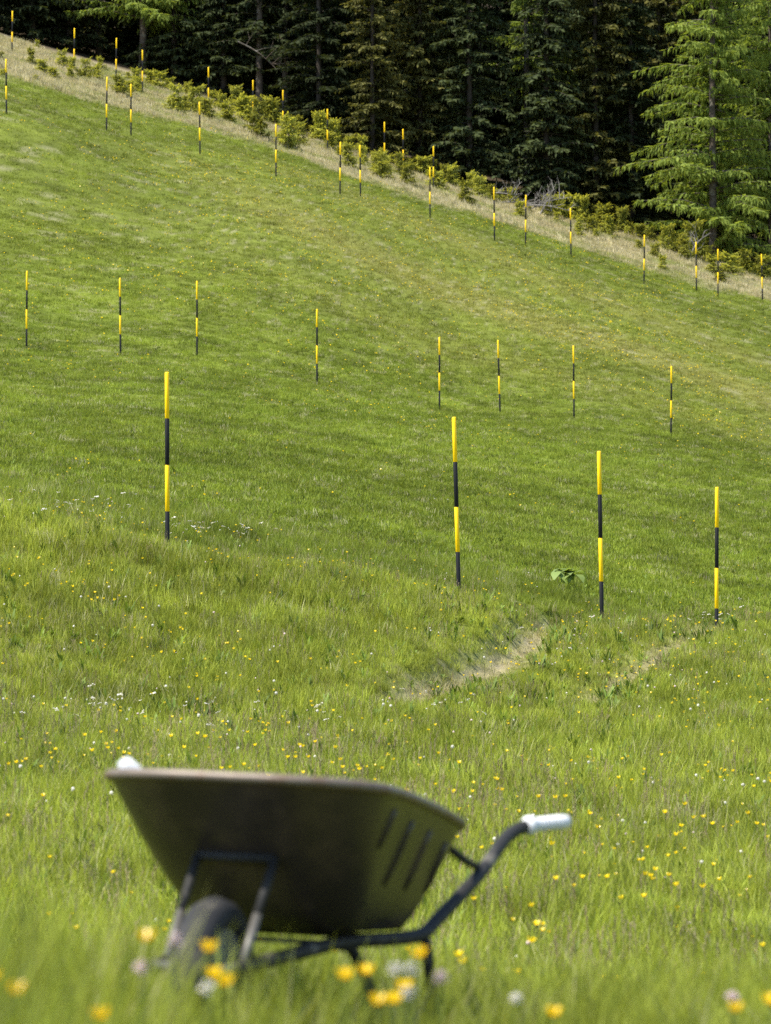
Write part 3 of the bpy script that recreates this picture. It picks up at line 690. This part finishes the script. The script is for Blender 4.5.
def wedge(d0, d1, per_m2, margin=1.6, a=.115):
    n_est = int(per_m2 * (a * (d1 ** 2 - d0 ** 2) + 2 * margin * (d1 - d0)))
    out = []
    y = np.sqrt(rng.random(n_est * 2) * (d1 ** 2 - d0 ** 2) + d0 ** 2) if margin < 1 else None
    # rejection sampling on the bounding trapezoid
    W = a * d1 + margin; k = int(per_m2 * 2 * W * (d1 - d0))
    X = rng.uniform(-W, W, k); Yv = rng.uniform(d0, d1, k); ok = np.abs(X) < a * Yv + margin
    return X[ok], Yv[ok]
BANDX = np.array([p.x for p in BAND]); BANDY = np.array([p.y for p in BAND])
def grass_tint(x, y, n):
    dry, forest, path = masks(x, y)
    g = fbm(x, y, 1.6, 41)[:, None]; big = fbm(x, y, 9, 43)[:, None]
    lush = np.array([.160, .205, .022]); light = np.array([.318, .360, .052]); deep = np.array([.140, .186, .022]); pale = np.array([.275, .275, .066]); straw = np.array([.46, .41, .27])
    knoll = (1 - sstep(41.5, 46, y))[:, None]
    c = (deep * (1 - g) + (deep * .55 + light * .45) * g) * (1 - knoll) + (lush * .45 * (1 - g) + light * (.55 + .45 * g) + lush * .0) * knoll
    c = c * (.80 + .44 * big) * (.72 + .56 * vnoise(x, y, np.where(y < 48, .45, .9), 45))[:, None]
    by = np.interp(x, BANDX, BANDY); band = (np.exp(-((y - by) / 5) ** 2) + .55 * np.exp(-((y - by - 14) / 4.5) ** 2) + .3 * np.exp(-((y - by + 13) / 4) ** 2)) * sstep(-12, 2, x) * 1.3 * (.55 + .6 * fbm(x, y, 4, 47))
    high = sstep(105, 125, y) * .12
    k = np.clip(band + high, 0, 1)[:, None]; c = c * (1 - k) + pale * k
    # odd dead blades, yellowish tufts
    r = rng.random(len(x))[:, None]
    c = np.where(r < .07, c * .4 + straw * .6, c); c = np.where(r > .78, c * .66, c)
    dd = np.clip(np.maximum(dry, path * .9) * (.75 + .5 * rng.random(len(x))), 0, 1)[:, None]
    c = c * (1 - dd) + (straw * (.62 + .55 * rng.random((len(x), 1)))) * dd
    return np.concatenate([np.clip(c, 0, 1), np.ones((len(x), 1))], 1), dry, forest, path
at = bpy.data.meshes['meadow'].attributes.new('sward', 'FLOAT_COLOR', 'POINT')
at.data.foreach_set('color', grass_tint(GX.ravel(), GY.ravel(), 0)[0].astype(np.float32).ravel())
def plant_grass(name, zones, coll, nvar, label, hs=lambda x, y: 1.0, weights=None):
    PX, PY = [], []
    for d0, d1, den in zones:
        X, Y = wedge(d0, d1, den); PX.append(X); PY.append(Y)
    x = np.concatenate(PX); y = np.concatenate(PY)
    tint, dry, forest, path = grass_tint(x, y, len(x))
    keep = (rng.random(len(x)) > path * .62) & (rng.random(len(x)) > forest)
    # uneven growth: thin patches
    near_path = np.minimum(line_dist(x, y, TRACK_A)[0], line_dist(x, y, TRACK_B)[0])
    keep &= rng.random(len(x)) < .62 + .6 * fbm(x, y, .9, 51)
    near_path = near_path[keep]; x, y, tint, dry = x[keep], y[keep], tint[keep], dry[keep]; n = len(x)
    z = h(x, y)
    s = hs(x, y) * (.45 + .55 * sstep(.1, .9, near_path)) * rng.uniform(.5, 1.4, n) * (.65 + .70 * fbm(x, y, 1.3, 53))
    scl = np.stack([np.sqrt(s), np.sqrt(s), s], 1)
    rot = np.stack([rng.normal(0, .15, n), rng.normal(0, .15, n), rng.uniform(0, 6.28, n)], 1)
    ix = rng.choice(nvar, n, p=weights)
    print(name, n)
    return scatter(name, np.stack([x, y, z], 1), rot, scl, ix, tint, coll, label, 'grass')
plant_grass('near_grass', [(2.6, 6.5, 300), (6.5, 13, 330)], C_NEAR, 8, 'soft blurred foreground grass around the wheelbarrow', lambda x, y: np.where(y < 6.3, 0.64 + .62 * sstep(-.16, -.50, x), .62 + .20 * sstep(.0, -.35, x)), [1 / 6] * 6 + [0] * 2)
plant_grass('knoll_grass', [(13, 24, 230), (24, 50, 130)], C_MID, 6, 'tall light green grass of the knoll behind the wheelbarrow', lambda x, y: np.where(y < 24, .95, .85))
plant_grass('hillside_grass', [(50, 80, 70), (80, 125, 32), (125, 192, 17)], C_FAR, 6, 'short grass covering the hillside up to the forest', lambda x, y: np.where(y < 80, .62, np.where(y < 125, .60, .66)) * (1 + 1.5 * masks(x, y)[0] * fbm(x, y, 1.5, 57) * 1.6))

# broad-leaved herbs and seed stalks between the blades
def rosette(seed, n, L0, w, up):
    rnd = random.Random(seed); v = []; f = []
    for k in range(n):
        a = rnd.uniform(0, 6.28); L = L0 * rnd.uniform(.6, 1.2); o_ = Vector((math.cos(a), math.sin(a), 0)); s_ = Vector((-o_.y, o_.x, 0)); b_ = len(v); e_ = up * rnd.uniform(.5, 1.5); b0 = rv(rnd, L0 * .25); b0.z = rnd.uniform(0, .05)
        for t, ww in ((0, .15), (.4, 1), (.75, .75)): 
            c = b0 + o_ * L * t * .8 + Vector((0, 0, L * e_ * (t - .35 * t * t))); v += [c + s_ * w * L * ww, c - s_ * w * L * ww]
        v.append(b0 + o_ * L * .85 + Vector((0, 0, L * e_ * .62))); f += [(b_, b_ + 1, b_ + 3, b_ + 2), (b_ + 2, b_ + 3, b_ + 5, b_ + 4), (b_ + 4, b_ + 5, b_ + 6)]
    return mesh_data('herb', v, f, M['grass'], True)
def culms(seed, n, rad, H0):
    rnd = random.Random(seed); mb = MB()
    for k in range(n):
        p = rv(rnd, rad); p.z = 0; H = H0 * rnd.uniform(.75, 1.2); q = p + Vector((rnd.uniform(-.12, .12) * H, rnd.uniform(-.12, .12) * H, H))
        mb.tube([p, p.lerp(q, .55) + Vector((0, 0, .01)), q], .0011, 3, False)
        for j in range(5):
            c = q - (q - p).normalized() * (.012 * j); d = rv(rnd, 1); d.z = 1; mb.tube([c, c + d.normalized() * .02], [.0028, .0008], 3, False)
    return mb.data('culm', M['grass'], False)
C_HERB = proto_coll('herb', [rosette(800 + k, 9, .060, .25, 1.0) for k in range(3)] + [rosette(810 + k, 14, .10, .10, 1.8) for k in range(2)] + [culms(820 + k, 6, .09, .30) for k in range(3)])
HX, HY = [], []
for d0, d1, den_ in ((2.8, 9.5, 14), (9.5, 26, 46), (26, 52, 40), (52, 80, 4.0), (80, 150, .8)):
    X, Y = wedge(d0, d1, den_); HX.append(X); HY.append(Y)
HX = np.concatenate(HX); HY = np.concatenate(HY)
kp = rng.random(len(HX)) < sstep(.30, .62, fbm(HX, HY, 1.1, 91)) + .08; HX, HY = HX[kp], HY[kp]; nH = len(HX)
dH, fH, pH = masks(HX, HY); kp = (dH < .3) & (pH < .5); HX, HY = HX[kp], HY[kp]; nH = len(HX)
HI = rng.choice(8, nH, p=[.14, .13, .13, .15, .15, .10, .10, .10]); HI = np.where(HY < 12, rng.integers(0, 3, nH), HI)
ch = rng.random((nH, 1)); dark = np.array([.085, .125, .020]); mid_ = np.array([.105, .165, .030]); bri = np.array([.20, .275, .060]); cul = np.array([.32, .31, .15]); pnk = np.array([.32, .24, .15])
HT = np.where(ch < .5, dark * (1 - ch) + mid_ * ch, mid_ * (1 - ch) + bri * ch); HT = np.where(HI[:, None] >= 5, cul * ch + pnk * (1 - ch), HT)
sH = rng.uniform(.45, 1.05, nH) * np.where(HY > 44, .7, 1); sH = np.where((HI >= 5) & (HY > 30), sH * .8, sH)
print('herbs', nH)
scatter('meadow_herbs', np.stack([HX, HY, h(HX, HY)], 1), np.stack([rng.normal(0, .1, nH), rng.normal(0, .1, nH), rng.uniform(0, 6.28, nH)], 1), np.repeat(sH[:, None], 3, 1), HI, np.concatenate([HT, np.ones((nH, 1))], 1), C_HERB, 'broad leaves and seed stalks mixed into the meadow grass', 'herbs')

# ------------------------------------------------------------------ flowers
def bloom_cup(r, petals=5, cup=.95, z=0.0, mt=1):
    v = [(0, 0, z - r * .35)]; f = []
    for k in range(petals):
        a = 2 * math.pi * k / petals; w = math.pi / petals * .95; b_ = len(v)
        for (rr, da, zz) in ((.62, -w, .0), (1.0, -w * .55, cup), (1.06, 0, cup * .95), (1.0, w * .55, cup), (.62, w, .0)):
            v.append((r * rr * math.cos(a + da), r * rr * math.sin(a + da), z - r * .35 + r * (zz + .18)))
        f += [(0, b_, b_ + 1, b_ + 2), (0, b_ + 2, b_ + 3, b_ + 4)]
    return v, f, [mt] * len(f)
def stem_geo(H, r=.0016, bend=.04):
    mb = MB(); mb.tube([(0, 0, -.02), (bend * .3, 0, H * .5), (bend, 0, H)], [r * 1.3, r, r * .8], 4, False); return mb
def flower_mesh(name, H, r, mt, petals=5, ball=False):
    mb = stem_geo(H, .0018 if r < .016 else .0022, .0)
    if ball:
        n1, n2 = 5, 8; v = []; f = []
        for i in range(n1 + 1):
            for j in range(n2):
                a, b_ = math.pi * i / n1, 2 * math.pi * j / n2; rr = r * (.85 + .3 * random.random()); v.append((rr * math.sin(a) * math.cos(b_), rr * math.sin(a) * math.sin(b_), H + rr * math.cos(a)))
        for i in range(n1):
            for j in range(n2): f.append((i * n2 + j, i * n2 + (j + 1) % n2, (i + 1) * n2 + (j + 1) % n2, (i + 1) * n2 + j))
        mb.add(v, f, 1)
    else:
        v, f, mi = bloom_cup(r, petals, z=H); mb.add(v, f, 1)
    return mb.data(name, [M['stalk'], mt], False)
# nearest flowers, each placed by its own spot in the foreground
def near_flower(u, v, d, r, kind, label, name):
    p = unproject(u, v, d); g = hz(p.x, p.y); H = max(.1, p.z - g)
    e = empty(name, (p.x, p.y, g), random.uniform(0, 6.28)); e.rotation_euler = (random.uniform(-.04, .04), random.uniform(-.04, .04), random.uniform(0, 6.28))
    obj('stem', stem_geo(H, .002, 0).data('stem', [M['stalk']]), e)
    if kind == 'y':
        vv, ff, _ = bloom_cup(r, 5, 1.0, H); me_ = mesh_data('bloom', vv, ff, M['deep_petal'])
        obj('bloom', me_, e)
    else:
        mb = MB(); rnd = random.Random(int(u * 7 + v)); 
        for k in range(46):
            dd = (rv(rnd) + Vector((0, 0, .35))).normalized(); mb.tube([Vector((0, 0, H)) + dd * r * .25, Vector((0, 0, H)) + dd * r * rnd.uniform(.85, 1.15)], [r * .10, r * .17], 4)
        mb.build('bloom', M['white_petal' if kind == 'w' else 'pink_petal'], e, False)
    tag(e, label, 'flower', 'blurred flowers in the near foreground')
NEARF = [(149, 937, 5.4, 'y', 'blurred yellow flower in front of the left wheel stay'), (199, 948, 5.5, 'y', 'blurred yellow flower right in front of the wheelbarrow tyre'), (216, 982, 5.2, 'y', 'blurred yellow flower below the front end of the frame tube'),
         (208, 974, 5.6, 'y', 'blurred orange-yellow flower half behind its neighbour under the tyre'), (9, 990, 4.8, 'y', 'large blurred yellow flower at the left edge of the picture'), (0, 978, 5.1, 'y', 'blurred yellow flower cut by the left picture edge'),
         (344, 976, 5.5, 'y', 'blurred yellow flower under the front strut of the wheelbarrow leg'), (367, 971, 6.0, 'y', 'faint yellow flower between the two leg struts'), (384, 1000, 5.4, 'y', 'right one of the blurred yellow pair below the wheelbarrow leg'), (368, 1001, 5.5, 'y', 'left one of the blurred yellow pair below the wheelbarrow leg'),
         (412, 954, 5.6, 'y', 'blurred yellow flower over the rear leg strut'), (404, 988, 5.5, 'y', 'blurred yellow flower left of the pale seed head under the leg'), (763, 1001, 5.6, 'y', 'blurred yellow flower at the bottom right corner'), (730, 1009, 5.9, 'y', 'blurred orange-yellow flower near the bottom right corner'),
         (178, 941, 5.6, 'p', 'blurred pinkish flower head left of the tyre'), (202, 988, 5.4, 'w', 'blurred whitish flower head beside the lowest yellow flower'), (392, 970, 5.7, 'w', 'blurred whitish flower head below the wheelbarrow leg'), (417, 970, 5.8, 'w', 'blurred pale flower head against the rear leg strut'),
         (418, 993, 5.5, 'w', 'blurred whitish flower head lowest under the rear leg strut'), (448, 978, 5.6, 'p', 'blurred pinkish white flower head right of the wheelbarrow leg'), (142, 968, 5.5, 'p', 'blurred pink flower head low in the left foreground grass'), (511, 999, 6.6, 'w', 'small pale seed head in the grass below the handle'),
         (732, 998, 6.5, 'p', 'faint mauve flower head near the bottom right corner'), (96, 1016, 4.9, 'y', 'blurred yellow flower at the bottom edge left of the wheelbarrow'), (548, 1013, 6.0, 'y', 'faint yellow flower at the bottom edge below the white grip')]
for u, v, d, k, lab in NEARF:
    near_flower(u, v, d, .0132 if k == 'y' else .011, k, lab, {'y': 'yellow_flower', 'w': 'seed_head', 'p': 'pink_flower'}[k])
# meadow flowers: the 300 that show largest are objects, the rest are scattered stuff
fx, fy = [], []
X, Y = wedge(11.5, 48, 13, .6, .112); fx.append(X); fy.append(Y)
fx = np.concatenate(fx); fy = np.concatenate(fy)
den = fbm(fx, fy, 1.5, 61); keep = rng.random(len(fx)) < sstep(.38, .72, den) * 1.0 + .12; fx, fy = fx[keep], fy[keep]
order = np.argsort(fy); fx, fy = fx[order], fy[order]
FY = [flower_mesh('buttercup', H, .0155, M['petal']) for H in (.22, .27, .32)]
FW = [flower_mesh('seed_head', H, .012, M['white_petal'], ball=True) for H in (.2, .26)]
FP = [flower_mesh('pink_flower', H, .009, M['pink_petal'], ball=True) for H in (.2, .26)]
kinds = np.where(rng.random(len(fx)) < .80, 0, np.where(rng.random(len(fx)) < .7, 1, 2))
cnt = [0, 0, 0]; SPEC = [(FY, 'buttercup', 'small sharp yellow buttercup in the meadow beyond the wheelbarrow', 'buttercups in the meadow', 295), (FW, 'seed_head', 'small whitish round seed head in the meadow beyond the wheelbarrow', 'white seed heads in the meadow', 120),
                         (FP, 'pink_flower', 'tiny pink flower head in the meadow beyond the wheelbarrow', 'pink flowers in the meadow', 70)]
vis = np.array([abs(x) < .1005 * y for x, y in zip(fx, fy)])
rest = []
for x, y, k, vz in zip(fx, fy, kinds, vis):
    ms, nm, lab, grp, cap = SPEC[k]
    if cnt[k] < cap and vz:
        o = obj(nm, random.choice(ms)); o.location = (x, y, hz(x, y)); o.rotation_euler = (random.uniform(-.3, .3), random.uniform(-.3, .3), random.uniform(0, 6.28)); s = random.uniform(.5, 1.1); o.scale = (s, s, s)
        tag(o, lab, 'flower', grp); cnt[k] += 1
    else: rest.append((x, y, k))
print('flowers', cnt, len(rest))
def umbel_mesh(seed):
    rnd = random.Random(seed); mb = stem_geo(.24, .002, 0)
    for k in range(9):
        a = rnd.uniform(0, 6.28); q = .035 * math.sqrt(rnd.random()); c = Vector((q * math.cos(a), q * math.sin(a), .245 + rnd.uniform(-.006, .006)))
        mb.tube([c + Vector((0, 0, -.006)), c, c + Vector((0, 0, .006))], [.004, .0105, .004], 6, m=1)
    return mb.data('umbel', [M['stalk'], M['white_petal']], False)
C_FL = proto_coll('far_bloom', [flower_mesh('a_yellow', .2, .016, M['petal']), flower_mesh('b_yellow', .16, .021, M['petal']), flower_mesh('c_white', .2, .010, M['white_petal'], ball=True), flower_mesh('d_pink', .2, .009, M['pink_petal'], ball=True), umbel_mesh(5), umbel_mesh(6)])
X, Y = wedge(44, 168, 7, 1.0, .112)
spots = [(285, 195, 9, 2.5), (300, 265, 8, 2), (215, 175, 6, 2), (700, 405, 9, 1.5), (460, 270, 10, 2), (140, 280, 6, 1.2), (600, 330, 10, 2), (90, 200, 8, 1.2), (330, 330, 6, 1.2), (640, 300, 10, 1.5)]
den = .16 * sstep(.40, .75, fbm(X, Y, 5, 71)) + .015
for u, v, r, s in spots:
    p = hit(u, v, 60); den = den + .42 * s * np.exp(-(((X - p.x) / (r * .45)) ** 2 + ((Y - p.y) / r) ** 2)) * sstep(.4, .6, fbm(X, Y, .9, 77))
den = den * (1 - masks(X, Y)[0]) * (.35 + .65 * sstep(60, 85, Y))
kp = rng.random(len(X)) < den; X, Y = X[kp], Y[kp]; K = np.where(rng.random(len(X)) < .93, rng.integers(0, 2, len(X)), 2)
if rest:
    X = np.concatenate([X, [r[0] for r in rest]]); Y = np.concatenate([Y, [r[1] for r in rest]]); K = np.concatenate([K, [[0, 2, 3][r[2]] for r in rest]])
# white flower drift along the knoll's crest
for (u, v, dv, nn) in ((30, 513, 14, 26), (90, 516, 10, 20), (225, 541, 6, 34), (165, 538, 5, 8), (712, 624, 10, 14), (590, 640, 12, 6), (500, 588, 4, 5), (200, 722, 18, 22), (320, 726, 18, 18), (90, 722, 22, 18), (430, 715, 20, 10), (560, 665, 26, 14)):
    for _ in range(nn):
        p = hit(u + random.gauss(0, 28), v + random.gauss(0, dv * .5), 14, 60, h); X = np.append(X, p.x); Y = np.append(Y, p.y); K = np.append(K, (random.choice((2, 4, 5)) if v < 560 or v > 600 else 2) if random.random() < .8 else random.choice((0, 3)))
nF = len(X); sF = np.repeat((rng.uniform(.55, 1.1, nF) * (.8 + .35 * sstep(80, 115, Y)))[:, None], 3, 1)
print('far flowers', nF)
scatter('meadow_flowers', np.stack([X, Y, h(X, Y)], 1), np.stack([rng.normal(0, .3, nF), rng.normal(0, .3, nF), rng.uniform(0, 6.28, nF)], 1), sF, K, np.ones((nF, 4)), C_FL, 'scattered tiny yellow and white flowers across the hillside', 'flowers')
